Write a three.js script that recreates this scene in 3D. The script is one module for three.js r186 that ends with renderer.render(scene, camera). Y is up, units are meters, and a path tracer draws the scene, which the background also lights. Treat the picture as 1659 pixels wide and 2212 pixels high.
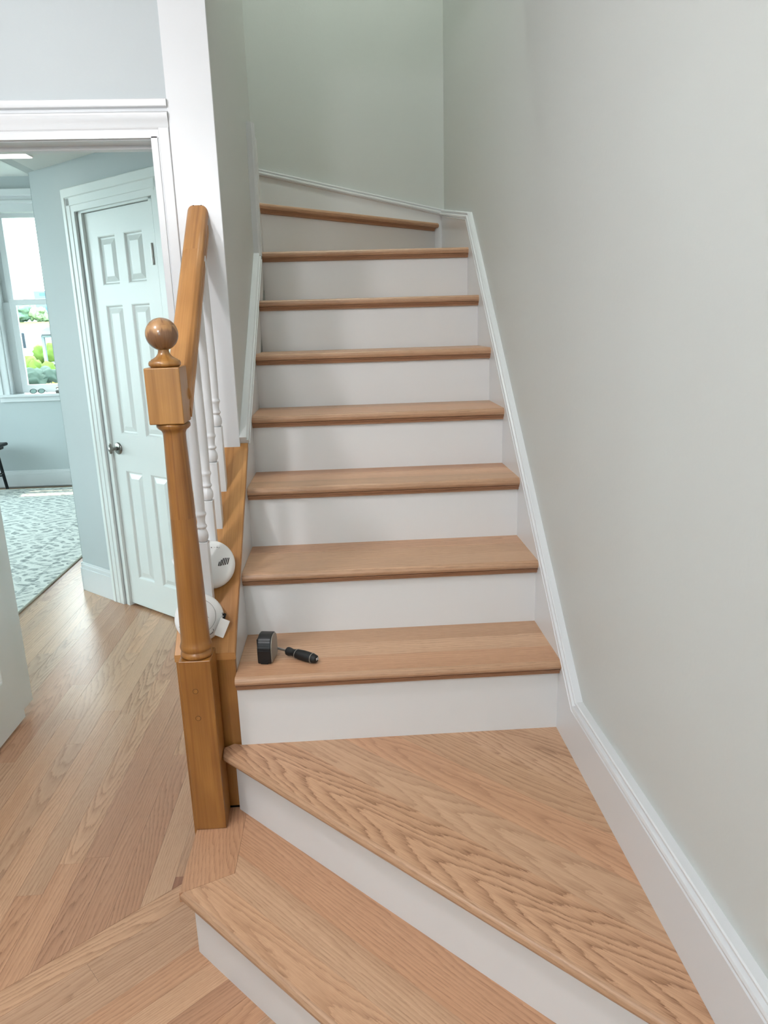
import * as THREE from 'three';
import { RoundedBoxGeometry } from 'three/addons/geometries/RoundedBoxGeometry.js';
import { mergeGeometries, mergeVertices, toCreasedNormals } from 'three/addons/utils/BufferGeometryUtils.js';
import { RectAreaLightUniformsLib } from 'three/addons/lights/RectAreaLightUniformsLib.js';
import { FontLoader } from 'three/addons/loaders/FontLoader.js';
import { TextGeometry } from 'three/addons/geometries/TextGeometry.js';

// ------------------------------------------------------------------ camera, sky, sun, lights, exposure
const scene = new THREE.Scene();
const camera = new THREE.PerspectiveCamera(2 * Math.atan(1106 / 1553.03) * 180 / Math.PI, 1659 / 2212, 0.02, 1000);
camera.position.set(0.3022, 1.4229, 1.6544);
camera.rotation.set(-0.2569, -0.0509, -0.0288, 'YXZ');
const renderer = new THREE.WebGLRenderer({ antialias: true });
renderer.toneMapping = THREE.LinearToneMapping;
renderer.toneMappingExposure = 0.97;
renderer.shadowMap.enabled = true;
RectAreaLightUniformsLib.init();

const SKY_STRENGTH = 12.0;
const KEY = { at: [-0.68, 2.38, 0.70], candela: 2.7, color: 0xfbfbff, radius: 3.2 };       // round flush lamp on the hall ceiling
const REAR_FILL = { at: [-0.55, 2.4, 2.3], candela: 4.2, color: 0xfafbff, radius: 6 };       // unseen lamp added behind the viewer to fill the hall
const UP_FILL = { at: [0.3, 4.75, -1.35], candela: 5, color: 0xf0faf4, radius: 5 };        // unseen lamp added overhead, stands in for daylight down the stairwell
const sun = new THREE.DirectionalLight(0xfff1d8, 6);
sun.position.set(-3.1, 30, -13.2); sun.target.position.set(-2.5, 0, -5);
sun.castShadow = true; sun.shadow.mapSize.set(2048, 2048);
Object.assign(sun.shadow.camera, { left: -14, right: 14, top: 14, bottom: -14, near: 1, far: 80 });
scene.add(sun, sun.target);

// ------------------------------------------------------------------ random numbers and noise
function rng(seed) { return () => { seed = (seed + 0x6d2b79f5) | 0; let t = Math.imul(seed ^ (seed >>> 15), 1 | seed); t = (t + Math.imul(t ^ (t >>> 7), 61 | t)) ^ t; return ((t ^ (t >>> 14)) >>> 0) / 4294967296; }; }
const R0 = rng(7), PERM = new Uint8Array(512), VAL = new Float32Array(256);
{ const p = [...Array(256).keys()]; for (let i = 255; i > 0; i--) { const j = Math.floor(R0() * (i + 1)); [p[i], p[j]] = [p[j], p[i]]; } for (let i = 0; i < 512; i++) PERM[i] = p[i & 255]; for (let i = 0; i < 256; i++) VAL[i] = R0() * 2 - 1; }
function noise(x, y) {
  const xi = Math.floor(x), yi = Math.floor(y), fx = x - xi, fy = y - yi, X = xi & 255, Y = yi & 255;
  const u = fx * fx * (3 - 2 * fx), v = fy * fy * (3 - 2 * fy);
  const a = VAL[PERM[PERM[X] + Y]], b = VAL[PERM[PERM[X + 1] + Y]], c = VAL[PERM[PERM[X] + ((Y + 1) & 255)]], d = VAL[PERM[PERM[X + 1] + ((Y + 1) & 255)]];
  return a + (b - a) * u + (c - a) * v + (a - b - c + d) * u * v;
}
const fbm = (x, y, o = 3) => { let s = 0, a = 0.5; for (let i = 0; i < o; i++) { s += a * noise(x, y); x = x * 2.03 + 17.1; y = y * 2.03 + 5.7; a *= 0.5; } return s; };
const clamp = THREE.MathUtils.clamp, lerp = THREE.MathUtils.lerp, smooth = THREE.MathUtils.smoothstep;

function texture(w, h, fn, srgb = true) {
  const data = new Uint8Array(w * h * 4), out = [0, 0, 0];
  for (let j = 0, o = 0; j < h; j++) for (let i = 0; i < w; i++, o += 4) { fn(i, j, out); data[o] = clamp(out[0], 0, 255); data[o + 1] = clamp(out[1], 0, 255); data[o + 2] = clamp(out[2], 0, 255); data[o + 3] = 255; }
  const t = new THREE.DataTexture(data, w, h);
  t.wrapS = t.wrapT = THREE.RepeatWrapping; t.magFilter = t.minFilter = THREE.LinearFilter;
  if (srgb) t.colorSpace = THREE.SRGBColorSpace;
  t.needsUpdate = true; return t;
}

// the sky: pale hazy blue, nearly white low down, a few soft clouds
{
  const w = 256, h = 128, d = new Float32Array(w * h * 4);
  for (let j = 0; j < h; j++) for (let i = 0; i < w; i++) {
    const el = ((j + 0.5) / h - 0.5) * Math.PI, up = Math.max(0, Math.sin(el)), o = (j * w + i) * 4, az = (i / w) * Math.PI * 2;
    const c = smooth(fbm(Math.cos(az) * 3 + 9, Math.sin(az) * 3 + up * 6, 4), 0.0, 0.5) * smooth(up, 0.02, 0.2) * 0.5;
    const k = el < 0 ? 0.45 : 1;
    d[o] = k * lerp(lerp(0.70, 0.50, up), 1, c); d[o + 1] = k * lerp(lerp(0.90, 0.77, up), 1, c); d[o + 2] = k * lerp(lerp(0.91, 0.88, up), 1, c); d[o + 3] = 1;
  }
  const t = new THREE.DataTexture(d, w, h, THREE.RGBAFormat, THREE.FloatType);
  t.mapping = THREE.EquirectangularReflectionMapping; t.magFilter = t.minFilter = THREE.LinearFilter; t.wrapS = THREE.RepeatWrapping; t.needsUpdate = true;
  scene.background = t; scene.backgroundIntensity = SKY_STRENGTH;
}

// ------------------------------------------------------------------ materials
// Oak: an atlas of twelve boards, 1.6 m along u and 0.17 m each across v.
const OAK_LEN = 1.6, STRIP = 0.17, NSTRIP = 12;
const oakSpec = [
  { a: 60, b: 11, vc: 0.010, e: 0.012, k: 1.05, n: 0.9 }, { a: 62, b: 7, vc: -0.01, e: 0.02, k: 0.50, n: 1.5 },
  { a: 66, b: 6, vc: 0.02, e: 0.02, k: 0.50, n: 1.4 }, { a: 90, b: 3, vc: 0.14, e: 0.01, k: 0.55, n: 1.0 },
  { a: 120, b: 4, vc: -0.16, e: 0.01, k: 0.50, n: 1.2 }, { a: 95, b: 7, vc: 0.09, e: 0.01, k: 0.55, n: 1.6 },
  { a: 140, b: 2, vc: 0.2, e: 0.01, k: 0.45, n: 0.9 }, { a: 70, b: 9, vc: -0.035, e: 0.012, k: 0.75, n: 1.5 },
  { a: 160, b: 3, vc: -0.2, e: 0.01, k: 0.42, n: 1.0 }, { a: 80, b: 6, vc: 0.05, e: 0.012, k: 0.62, n: 1.8 },
  { a: 110, b: 5, vc: -0.11, e: 0.01, k: 0.55, n: 1.3 }, { a: 60, b: 8, vc: 0.0, e: 0.02, k: 0.62, n: 1.9 },
];
const W_OAK = 2048, H_OAK = 2048;
const oakTex = texture(W_OAK, H_OAK, (i, j, c) => {
  const sFull = (j + 0.5) / H_OAK * NSTRIP, s = Math.min(NSTRIP - 1, Math.floor(sFull)), q = oakSpec[s];
  const u = (i + 0.5) / W_OAK * OAK_LEN, v = (sFull - s - 0.5) * STRIP, so = s * 31.7;
  const vc = q.vc + 0.012 * noise(u * 2.2 + so, so), dv = v - vc;
  let g = Math.sqrt(dv * dv + q.e * q.e) * q.a - u * q.b + q.n * (noise(u * 2.2 + so, v * 13 + so) + 0.6 * noise(u * 1.1 + so, v * 45 + so)) + 0.35 * noise(u * 9 + so, v * 60) + 0.12 * noise(u * 40, v * 420 + so);
  g += 100; const f = g - Math.floor(g);
  const band = Math.exp(-f * 3.2) * smooth(f, 0, 0.06) * 1.15 + 0.25 * smooth(f, 0.9, 1);
  const streak = noise(u * 26 + so, v * 1500), pore = smooth(noise(u * 34 + so * 2, v * 1900 + 40), 0.25, 0.75);
  const wide = noise(u * 1.3 + so * 3, v * 22), ray = noise(u * 70, v * 500 + so);
  const dark = q.k * (0.62 * band + 0.42 * pore * (0.25 + band)) + 0.09 * streak + 0.10 * wide + 0.035 * ray;
  c[0] = 209 - 76 * dark; c[1] = 178 - 78 * dark; c[2] = 151 - 76 * dark;
});
// Honey-stained maple: grain along v, 0.5 m x 1 m.
const mapleTex = texture(512, 1024, (i, j, c) => {
  const x = i / 512 * 0.5, y = j / 1024;
  const line = smooth(noise(x * 130 + 2.2 * noise(x * 9, y * 1.4), y * 1.2), 0.15, 0.85), fine = noise(x * 700, y * 18), blot = fbm(x * 14 + 3, y * 7, 3), glue = Math.abs(((x / 0.0305) % 1) - 0.5) < 0.018 ? 1 : 0;
  const d = 0.30 * line + 0.10 * fine + 0.42 * blot + 0.28 * glue * (0.6 + 0.4 * noise(x * 60, y * 9));
  c[0] = 190 - 60 * d; c[1] = 145 - 60 * d; c[2] = 94 - 50 * d;
});
const mapleAlong = mapleTex;
const ballTex = texture(512, 512, (i, j, c) => {
  const u = i / 512, v = j / 512, th = u * Math.PI * 2;
  const edge = 0.50 + 0.07 * noise(u * 22, 3.3) + 0.035 * noise(u * 70, 8.1) + 0.10 * Math.sin(th + 0.6);
  const worn = smooth(edge - v, -0.05, 0.05), patch = smooth(noise(u * 16 + 3, v * 8 + 2), -0.2, 0.5) * smooth(Math.abs(v - 0.52), 0.16, 0.04);
  const fine = noise(u * 150, v * 6), soot = smooth(noise(u * 60, v * 9), 0.1, 0.8);
  const d = 0.62 * worn + 0.5 * patch * (0.5 + soot * 0.6) + 0.08 * fine;
  c[0] = 172 - 84 * d; c[1] = 128 - 72 * d; c[2] = 84 - 50 * d;
});
const peel = texture(256, 256, (i, j, c) => { const w = (a) => fbm(a * i / 256 * 8, a * j / 256 * 8 + 3, 2); c[0] = c[1] = c[2] = 128 + 90 * (w(2) * 0.5 + w(6) * 0.5); }, false);
const brushed = texture(512, 256, (i, j, c) => { c[0] = c[1] = c[2] = 128 + 70 * noise(i / 512 * 5, j / 256 * 90) + 40 * fbm(i / 512 * 9, j / 256 * 14, 3); }, false);
peel.repeat.set(4, 4);
const std = (o) => new THREE.MeshPhysicalMaterial({ roughness: 0.5, metalness: 0, ...o });
const oak = (tint, rough = 0.42) => std({ map: oakTex, color: tint, roughness: rough, bumpMap: oakTex, bumpScale: 0.0004 });
const M = {
  wall: std({ color: 0xc8cac6, roughness: 0.5, bumpMap: peel, bumpScale: 0.0004 }),
  wallHall: std({ color: 0xb9bfc0, roughness: 0.55, bumpMap: peel, bumpScale: 0.0004 }),
  ceiling: std({ color: 0xe4e5e2, roughness: 0.8 }),
  trim: std({ color: 0xdadbdc, roughness: 0.28, bumpMap: brushed, bumpScale: 0.0002 }),
  riser: std({ color: 0xe3e2e1, roughness: 0.34, bumpMap: brushed, bumpScale: 0.0003 }),
  doorPaint: std({ color: 0xe4e8e6, roughness: 0.32 }),
  tread: [oak(0xf6e9dd), oak(0xefe0d1), oak(0xfdebdc), oak(0xf3dccb)],
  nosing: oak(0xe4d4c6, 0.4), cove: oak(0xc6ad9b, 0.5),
  plank: [oak(0xf3e6db, 0.30), oak(0xeee0d6, 0.30), oak(0xfbeadc, 0.30), oak(0xe6cfc2, 0.30), oak(0xf4ddcd, 0.30), oak(0xcfb0a6, 0.30)],
  subfloor: std({ color: 0x8a6c54, roughness: 0.8 }),
  maple: std({ map: mapleTex, color: 0xdac9a6, roughness: 0.3, clearcoat: 0.35, clearcoatRoughness: 0.2 }),
  mapleDark: std({ map: mapleTex, color: 0xc9b184, roughness: 0.3, clearcoat: 0.35, clearcoatRoughness: 0.2 }),
  mapleLight: std({ map: mapleTex, color: 0xf3e2cc, roughness: 0.36 }),
  ball: std({ map: ballTex, roughness: 0.25, clearcoat: 0.6, clearcoatRoughness: 0.12 }),
  balustrade: std({ color: 0xe4e5e6, roughness: 0.25 }),
  plastic: std({ color: 0xeeeeec, roughness: 0.32 }), ink: std({ color: 0x2a2a2a, roughness: 0.6 }), greyInk: std({ color: 0x9a9a98, roughness: 0.6 }),
  rubber: std({ color: 0x0c0d10, roughness: 0.36 }), rubberMatt: std({ color: 0x0a0b0b, roughness: 0.6 }), steel: std({ color: 0xb9babb, roughness: 0.3, metalness: 1 }), nickel: std({ color: 0x8f8d88, roughness: 0.28, metalness: 1 }),
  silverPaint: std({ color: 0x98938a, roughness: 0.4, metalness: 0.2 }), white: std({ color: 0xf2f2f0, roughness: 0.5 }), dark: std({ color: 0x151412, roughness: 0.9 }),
  glass: std({ color: 0xffffff, transmission: 1, thickness: 0, roughness: 0, ior: 1.5 }), blackMetal: std({ color: 0x15191b, roughness: 0.4, metalness: 0.4 }),
  lens: std({ color: 0x2b3330, roughness: 0.1 }), plinth: std({ color: 0x55524d, roughness: 0.6 }),
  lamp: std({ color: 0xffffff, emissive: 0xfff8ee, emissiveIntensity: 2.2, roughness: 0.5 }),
};

// ------------------------------------------------------------------ builders
const used = new Map();
function numbered(name) { const n = used.get(name) ?? 0; used.set(name, n + 1); return n ? name + '_' + String(n).padStart(3, '0') : name; }
function group(name, data, at = [0, 0, 0]) { const g = new THREE.Group(); g.name = numbered(name); g.position.set(...at); Object.assign(g.userData, data); scene.add(g); return g; }
const thing = (name, label, category, at, grp) => group(name, grp ? { label, category, group: grp } : { label, category }, at);
const structure = (name, at) => group(name, { kind: 'structure' }, at);
function mesh(name, geo, mat, parent, label) {           // geometry in the parent's axes
  const m = new THREE.Mesh(geo, mat); m.name = parent === scene ? numbered(name) : name; m.castShadow = m.receiveShadow = true;
  if (label) m.userData.label = label;
  parent.add(m); return m;
}
const rel = (geo, at) => geo.translate(-at[0], -at[1], -at[2]);
function box(x0, x1, y0, y1, z0, z1, r = 0) {
  const w = x1 - x0, h = y1 - y0, d = z1 - z0;
  const g = r ? new RoundedBoxGeometry(w, h, d, 2, r) : new THREE.BoxGeometry(w, h, d);
  return metric(g.translate((x0 + x1) / 2, (y0 + y1) / 2, (z0 + z1) / 2));
}
// uv in metres by the way a face points (grain along y)
function metric(g, k = 1) {
  g = g.index ? g.toNonIndexed() : g;
  const p = g.attributes.position, n = g.attributes.normal, uv = new Float32Array(p.count * 2);
  for (let i = 0; i < p.count; i++) {
    const ax = Math.abs(n.getX(i)), ay = Math.abs(n.getY(i)), az = Math.abs(n.getZ(i));
    const [a, b] = ax > ay && ax > az ? [p.getZ(i), p.getY(i)] : ay > az ? [p.getX(i), p.getZ(i)] : [p.getX(i), p.getY(i)];
    uv[i * 2] = a * k; uv[i * 2 + 1] = b * k;
  }
  return g.setAttribute('uv', new THREE.BufferAttribute(uv, 2));
}
const mapleUV = (g, ox = 0, oy = 0) => { const uv = g.attributes.uv; for (let i = 0; i < uv.count; i++) uv.setXY(i, uv.getX(i) / 0.5 + ox, uv.getY(i) + oy); return g; };
const merge = (list) => mergeGeometries(list.map((g) => { g = g.index ? g.toNonIndexed() : g; for (const k of Object.keys(g.attributes)) if (!['position', 'normal', 'uv'].includes(k)) g.deleteAttribute(k); return g; }));
// keep the part of a polygon of [x, z] points where a x + b z <= c
function clip(poly, a, b, c) {
  const out = [];
  poly.forEach((p, i) => {
    const q = poly[(i + 1) % poly.length], dp = a * p[0] + b * p[1] - c, dq = a * q[0] + b * q[1] - c;
    if (dp <= 0) out.push(p);
    if ((dp < 0 && dq > 0) || (dp > 0 && dq < 0)) { const t = dp / (dp - dq); out.push([p[0] + t * (q[0] - p[0]), p[1] + t * (q[1] - p[1])]); }
  });
  return out;
}
const area = (poly) => Math.abs(poly.reduce((s, p, i) => { const q = poly[(i + 1) % poly.length]; return s + p[0] * q[1] - p[1] * q[0]; }, 0) / 2);
// an upright prism over a polygon of [x, z]; uvOf(x, z) -> [u, v]
function prism(poly, y0, y1, uvOf) {
  let s = 0; poly.forEach((p, i) => { const q = poly[(i + 1) % poly.length]; s += p[0] * q[1] - p[1] * q[0]; });
  if (s > 0) poly = [...poly].reverse();
  const tris = THREE.ShapeUtils.triangulateShape(poly.map((p) => new THREE.Vector2(p[0], -p[1])), []), P = [], N = [], U = [];
  const put = (p, y, n) => { P.push(p[0], y, p[1]); N.push(...n); U.push(...uvOf(p[0], p[1])); };
  for (const t of tris) { for (const k of t) put(poly[k], y1, [0, 1, 0]); for (const k of [...t].reverse()) put(poly[k], y0, [0, -1, 0]); }
  poly.forEach((p, i) => {
    const q = poly[(i + 1) % poly.length], dx = q[0] - p[0], dz = q[1] - p[1], l = Math.hypot(dx, dz) || 1, n = [-dz / l, 0, dx / l];
    for (const [a, y] of [[p, y0], [q, y0], [q, y1], [p, y0], [q, y1], [p, y1]]) put(a, y, n);
  });
  const g = new THREE.BufferGeometry();
  g.setAttribute('position', new THREE.Float32BufferAttribute(P, 3)); g.setAttribute('normal', new THREE.Float32BufferAttribute(N, 3)); g.setAttribute('uv', new THREE.Float32BufferAttribute(U, 2));
  return g;
}
const oakUV = (o, d, strip, u0, v0 = 0) => (x, z) => [(u0 + (x - o[0]) * d[0] + (z - o[1]) * d[1]) / OAK_LEN, (strip + 0.5 + (v0 - (x - o[0]) * d[1] + (z - o[1]) * d[0]) / STRIP) / NSTRIP];
// sweep a profile [[out, up], ...] along a polyline; outDir is constant, corners are mitred in the plane across it
function sweep(path, outDir, profile, { closed = true, caps = true, uvMode = 'oak', strip = 3, u0 = 0, cut0, cut1, crease = 0.6 } = {}) {
  const O = new THREE.Vector3(...outDir).normalize(), pts = path.map((p) => new THREE.Vector3(...p)), n = pts.length, dirs = [];
  for (let i = 0; i < n - 1; i++) dirs.push(pts[i + 1].clone().sub(pts[i]).normalize());
  const ups = dirs.map((d) => O.clone().cross(d).normalize());
  if (Math.abs(ups[0].y) > 0.05 ? ups[0].y < 0 : ups[0].z < 0) ups.forEach((u) => u.negate());
  const rings = [], along = []; let dist = 0;
  for (let i = 0; i < n; i++) {
    const a = ups[Math.max(0, i - 1)], b = ups[Math.min(n - 2, i)], m = a.clone().add(b), k = 2 / m.lengthSq() ; m.multiplyScalar(k);
    if (i) dist += pts[i].distanceTo(pts[i - 1]);
    along.push(dist);
    rings.push(profile.map(([o, u]) => {
      const p = pts[i].clone().addScaledVector(O, o).addScaledVector(m, u);
      const cut = i === 0 ? cut0 : i === n - 1 ? cut1 : null;
      if (cut) { const c = new THREE.Vector3(...cut), d = dirs[i ? n - 2 : 0]; p.addScaledVector(d, -p.clone().sub(pts[i]).dot(c) / d.dot(c)); }
      return p;
    }));
  }
  const P = [], U = [], per = [0]; for (let j = 1; j <= profile.length; j++) { const a = profile[j - 1], b = profile[j % profile.length]; per.push(per[j - 1] + Math.hypot(a[0] - b[0], a[1] - b[1])); }
  const uv = (l, w) => uvMode === 'maple' ? [w / 0.5, l + u0] : uvMode === 'oak' ? [(l + u0) / OAK_LEN, (strip + 0.5 + (w - per[per.length - 1] / 2) / STRIP) / NSTRIP] : [l, w];
  const m = profile.length, last = closed ? m : m - 1;
  const area2 = profile.reduce((s, p, i) => { const q = profile[(i + 1) % m]; return s + p[0] * q[1] - p[1] * q[0]; }, 0);
  const flip = (new THREE.Vector3().crossVectors(O, ups[0]).dot(dirs[0]) > 0) === (area2 > 0);
  const tri = (a, b, c, ua, ub, uc) => { const t = flip ? [[a, ua], [b, ub], [c, uc]] : [[a, ua], [c, uc], [b, ub]]; for (const [p, q] of t) { P.push(p.x, p.y, p.z); U.push(...q); } };
  for (let i = 0; i < n - 1; i++) for (let j = 0; j < last; j++) {
    const k = (j + 1) % m, a = rings[i][j], b = rings[i][k], c = rings[i + 1][k], d = rings[i + 1][j];
    const ua = uv(along[i], per[j]), ub = uv(along[i], per[j + 1]), uc = uv(along[i + 1], per[j + 1]), ud = uv(along[i + 1], per[j]);
    tri(a, b, c, ua, ub, uc); tri(a, c, d, ua, uc, ud);
  }
  if (caps && closed) {
    const f = THREE.ShapeUtils.triangulateShape(profile.map((p) => new THREE.Vector2(...p)), []);
    for (const [r, back] of [[rings[0], 1], [rings[n - 1], 0]]) for (const t of f) { const q = (k) => uv(profile[k][0], profile[k][1]); back === (area2 > 0 ? 1 : 0) ? tri(r[t[0]], r[t[2]], r[t[1]], q(t[0]), q(t[2]), q(t[1])) : tri(r[t[0]], r[t[1]], r[t[2]], q(t[0]), q(t[1]), q(t[2])); }
  }
  const g = new THREE.BufferGeometry();
  g.setAttribute('position', new THREE.Float32BufferAttribute(P, 3)); g.setAttribute('uv', new THREE.Float32BufferAttribute(U, 2));
  g.computeVertexNormals();
  return toCreasedNormals(g, crease);
}
// a flat board cut to an outline in a plane: axis 'x' -> outline of [z, y], thickness from x0 to x1; axis 'z' -> outline of [x, y]
function board(axis, outline, a0, a1, holes = [], bevel = 0) {
  const s = new THREE.Shape(outline.map((p) => new THREE.Vector2(p[0], p[1])));
  for (const h of holes) s.holes.push(new THREE.Path(h.map((p) => new THREE.Vector2(p[0], p[1]))));
  const g = new THREE.ExtrudeGeometry(s, { depth: a1 - a0 - 2 * bevel, bevelEnabled: bevel > 0, bevelSize: bevel, bevelThickness: bevel, bevelOffset: -bevel, bevelSegments: 1 });
  if (bevel) g.translate(0, 0, bevel);
  if (axis === 'z') g.translate(0, 0, a0);
  else g.applyMatrix4(new THREE.Matrix4().makeBasis(new THREE.Vector3(0, 0, 1), new THREE.Vector3(0, 1, 0), new THREE.Vector3(-1, 0, 0))).translate(a1, 0, 0);
  return metric(g);
}
const rect = (x0, x1, y0, y1) => [[x0, y0], [x1, y0], [x1, y1], [x0, y1]];
const lathe = (pts, seg = 40) => new THREE.LatheGeometry(pts.map((p) => new THREE.Vector2(p[0], p[1])), seg);
function tube(a, b, r, r2 = r, seg = 16) {
  const A = new THREE.Vector3(...a), B = new THREE.Vector3(...b), g = new THREE.CylinderGeometry(r2, r, A.distanceTo(B), seg);
  return g.applyQuaternion(new THREE.Quaternion().setFromUnitVectors(new THREE.Vector3(0, 1, 0), B.clone().sub(A).normalize())).translate(...A.add(B).multiplyScalar(0.5).toArray());
}

// ------------------------------------------------------------------ the shell
const CEIL = 2.47;
function wall(name, geos, mat = M.wall) { const m = mesh(name, geos.length > 1 ? merge(geos) : geos[0], mat, scene); m.userData.kind = 'structure'; return m; }
wall('wall_right', [box(0.845, 0.97, -0.02, 5.1, -2.35, 3.5)]);
wall('wall_back', [box(-0.1, 0.97, 0, 5.1, -2.335, -2.205), box(-0.8, -0.1, 1.7, 5.1, -2.335, -2.205), box(-1.4, -0.8, 2.3, 5.1, -2.335, -2.205)]);
wall('wall_left', [box(-0.145, -0.021, 0, 5.1, -1.5, -0.56)]);
wall('wall_front', [box(-1.3, -0.145, 1.936, 2.6, -0.68, -0.56), box(-4.7, -1.08, -0.02, 2.9, -0.68, -0.56)], M.wallHall);
wall('wall_hall', [box(-1.42, -1.3, -0.02, 2.6, -0.56, 3.5)], M.wallHall);
wall('wall_rear', [board('z', rect(-1.42, 0.97, -0.02, 2.6), 3.4, 3.52, [rect(-0.55, -0.05, 1.1, 2.0)])], M.wallHall);
{
  const w = structure('window_3');                                        // window added behind the viewer so sky light fills the hall
  mesh('frame', board('z', rect(-0.62, 0.02, 1.03, 2.07), 3.38, 3.42, [rect(-0.5, -0.1, 1.15, 1.95)], 0.003), M.trim, w);
  mesh('rail', box(-0.5, -0.1, 1.53, 1.57, 3.41, 3.44), M.trim, w);
  mesh('pane', new THREE.PlaneGeometry(0.4, 0.8).translate(-0.3, 1.55, 3.43), M.glass, w);
}
wall('wall_landing', [box(-1.45, -1.33, 2.62, 5.1, -2.3, -1.4), box(-1.45, -0.021, 2.62, 5.1, -1.5, -1.38), box(-0.03, 0.97, CEIL, 5.1, -0.66, -0.56)]);
wall('ceiling', [box(-1.42, 0.97, CEIL, CEIL + 0.15, -0.56, 3.5)], M.ceiling);
wall('ceiling_stairwell', [box(-1.45, 0.97, 5.0, 5.15, -2.335, -0.56)], M.ceiling);
wall('ceiling_passage', [prism([[-1.22, -0.68], [-0.1, -0.68], [-0.1, -1.40], [-1.22, -2.38]], 2.19, 2.62, (x, z) => [x, z])], M.ceiling);
wall('ceiling_bedroom', [box(-4.7, -1.1, 2.745, 2.9, -5.45, -0.56)], M.ceiling);
// bedroom
const BW = { x0: -2.80, x1: -1.98, y0: 0.87, y1: 2.50 };                  // window opening
wall('wall_bedroom_back', [board('z', rect(-4.7, -1.1, -0.02, 2.9), -5.45, -5.3, [rect(BW.x0, BW.x1, BW.y0, BW.y1)])], M.wallHall);
wall('wall_bedroom_left', [board('x', rect(-5.45, -0.56, -0.02, 2.9), -4.72, -4.6, [rect(-4.95, -3.75, 0.6, 2.5), rect(-3.5, -2.3, 0.6, 2.5), rect(-2.05, -0.85, 0.6, 2.5)])], M.wallHall);
wall('wall_bedroom_right', [box(-1.22, -1.1, -0.02, 2.9, -5.45, -2.33), box(-1.22, -1.16, 2.19, 2.75, -2.4, -0.68)], M.wallHall);

// the angled closet wall, in its own axes: x along the wall, z out of it
const CW = new THREE.Group(); CW.position.set(-0.9227, 0, -2.0513); CW.rotation.y = -0.7161;
CW.name = 'wall_closet'; CW.userData.kind = 'structure'; scene.add(CW);
mesh('wall_surface', merge([board('z', [[-0.375, 0], [0.03, 0], [0.03, 1.97], [0.6, 1.97], [0.6, 0], [0.98, 0], [0.98, 2.3], [-0.375, 2.3]], -0.11, 0)]), M.wallHall, CW);
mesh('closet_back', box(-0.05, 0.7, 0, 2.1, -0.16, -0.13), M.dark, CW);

// ------------------------------------------------------------------ floor, plank by plank
const floor = structure('floor');
mesh('subfloor', box(-4.75, 0.97, -0.22, -0.0125, -5.45, 3.5), M.subfloor, floor);
{
  const r = rng(21), PW = 0.0675, gap = 0.00025, A = [-0.5212, 0.3208], d = [0.762, -0.6475], n = [0.6475, 0.762], cA = A[0] * n[0] + A[1] * n[1];
  const lay = (poly, o, dir) => {
    if (poly.length < 3 || area(poly) < 0.0006) return;
    const k = r(), mat = M.plank[k < 0.055 ? 5 : Math.floor(r() * 5)];
    let lo = 1e9; for (const p of poly) lo = Math.min(lo, (p[0] - o[0]) * dir[0] + (p[1] - o[1]) * dir[1]);
    const strip = [0, 1, 2, 3, 4, 5, 6, 7, 8, 9, 10, 11][Math.floor(r() * 12)], v0 = (r() - 0.5) * 0.09;
    mesh('plank', prism(poly, -0.0125, 0.0003 * r(), oakUV(o, dir, strip, -lo + r() * 0.25, v0)), mat, floor);
  };
  for (let i = 0; i < 34; i++) {                                          // straight planks along the passage
    const x1 = -0.0 - i * PW, x0 = x1 - PW; let z = 1.3 + r() * 0.9;
    while (z > -5.3) {
      const len = 0.55 + r() * 0.9, z0 = Math.max(-5.3, z - len);
      let poly = [[x0 + gap, z0 + gap], [x1 - gap, z0 + gap], [x1 - gap, z - gap], [x0 + gap, z - gap]];
      if (x0 < -1.3) poly = clip(poly, 0, 1, -0.6);
      const hidden = (x1 < -1.52 && z0 > -5.0) || (x0 > -1.2 && z < -2.4) || (x0 > -0.5 && z < -1.95);
      poly = clip(poly, n[0], n[1], cA - 0.0005);
      if (!hidden) lay(poly, [x0 + PW / 2, z], [0, -1]);
      z = z0;
    }
  }
  for (let k = 0; k < 17; k++) {                                          // planks turned to meet the stair
    const o = [A[0] + n[0] * PW * (k + 0.5), A[1] + n[1] * PW * (k + 0.5)]; let s = k ? 1.2 + r() * 0.6 : 1.2;
    while (s > -1.3) {
      const len = k < 2 ? 1.5 : 0.5 + r() * 0.8, s0 = s - len, h = PW / 2 - gap;
      let poly = [[s, -h], [s, h], [s0 + 2 * gap, h], [s0 + 2 * gap, -h]].map(([a, b]) => [o[0] + d[0] * a + n[0] * b, o[1] + d[1] * a + n[1] * b]);
      poly = clip(clip(poly, -1, 0, 1.28), 1, -1, -0.12);
      lay(poly, o, d);
      s = s0;
    }
  }
}

// ------------------------------------------------------------------ the stair
const W = 0.829, H = [0, 0.18, 0.3725, 0.5736, 0.7642, 0.9532, 1.141, 1.3292, 1.5166, 1.7099, 1.9];
const NZ = { 3: 0.0056, 4: -0.235, 5: -0.4685, 6: -0.6959, 7: -0.9255, 8: -1.1578, 9: -1.39 }, OVER = 0.0263, TT = 0.024;
const stair = thing('staircase', 'winding staircase with bare oak treads and white painted risers against the grey wall', 'staircase');
const halfRound = (t = TT, back = 0.0118) => { const p = [[-back, 0], [-back, -t]]; for (let i = 0; i <= 10; i++) { const a = -Math.PI / 2 + i / 10 * Math.PI; p.push([-t / 2 + 0.0 + Math.cos(a) * t / 2, -t / 2 + Math.sin(a) * t / 2]); } return p; };
const coveProfile = [[-0.0263, -TT], [-0.006, -TT], [-0.007, -TT - 0.003], [-0.012, -TT - 0.006], [-0.0145, -TT - 0.011], [-0.0145, -TT - 0.014], [-0.0263, -TT - 0.014]];
const rs = rng(5);
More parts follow.
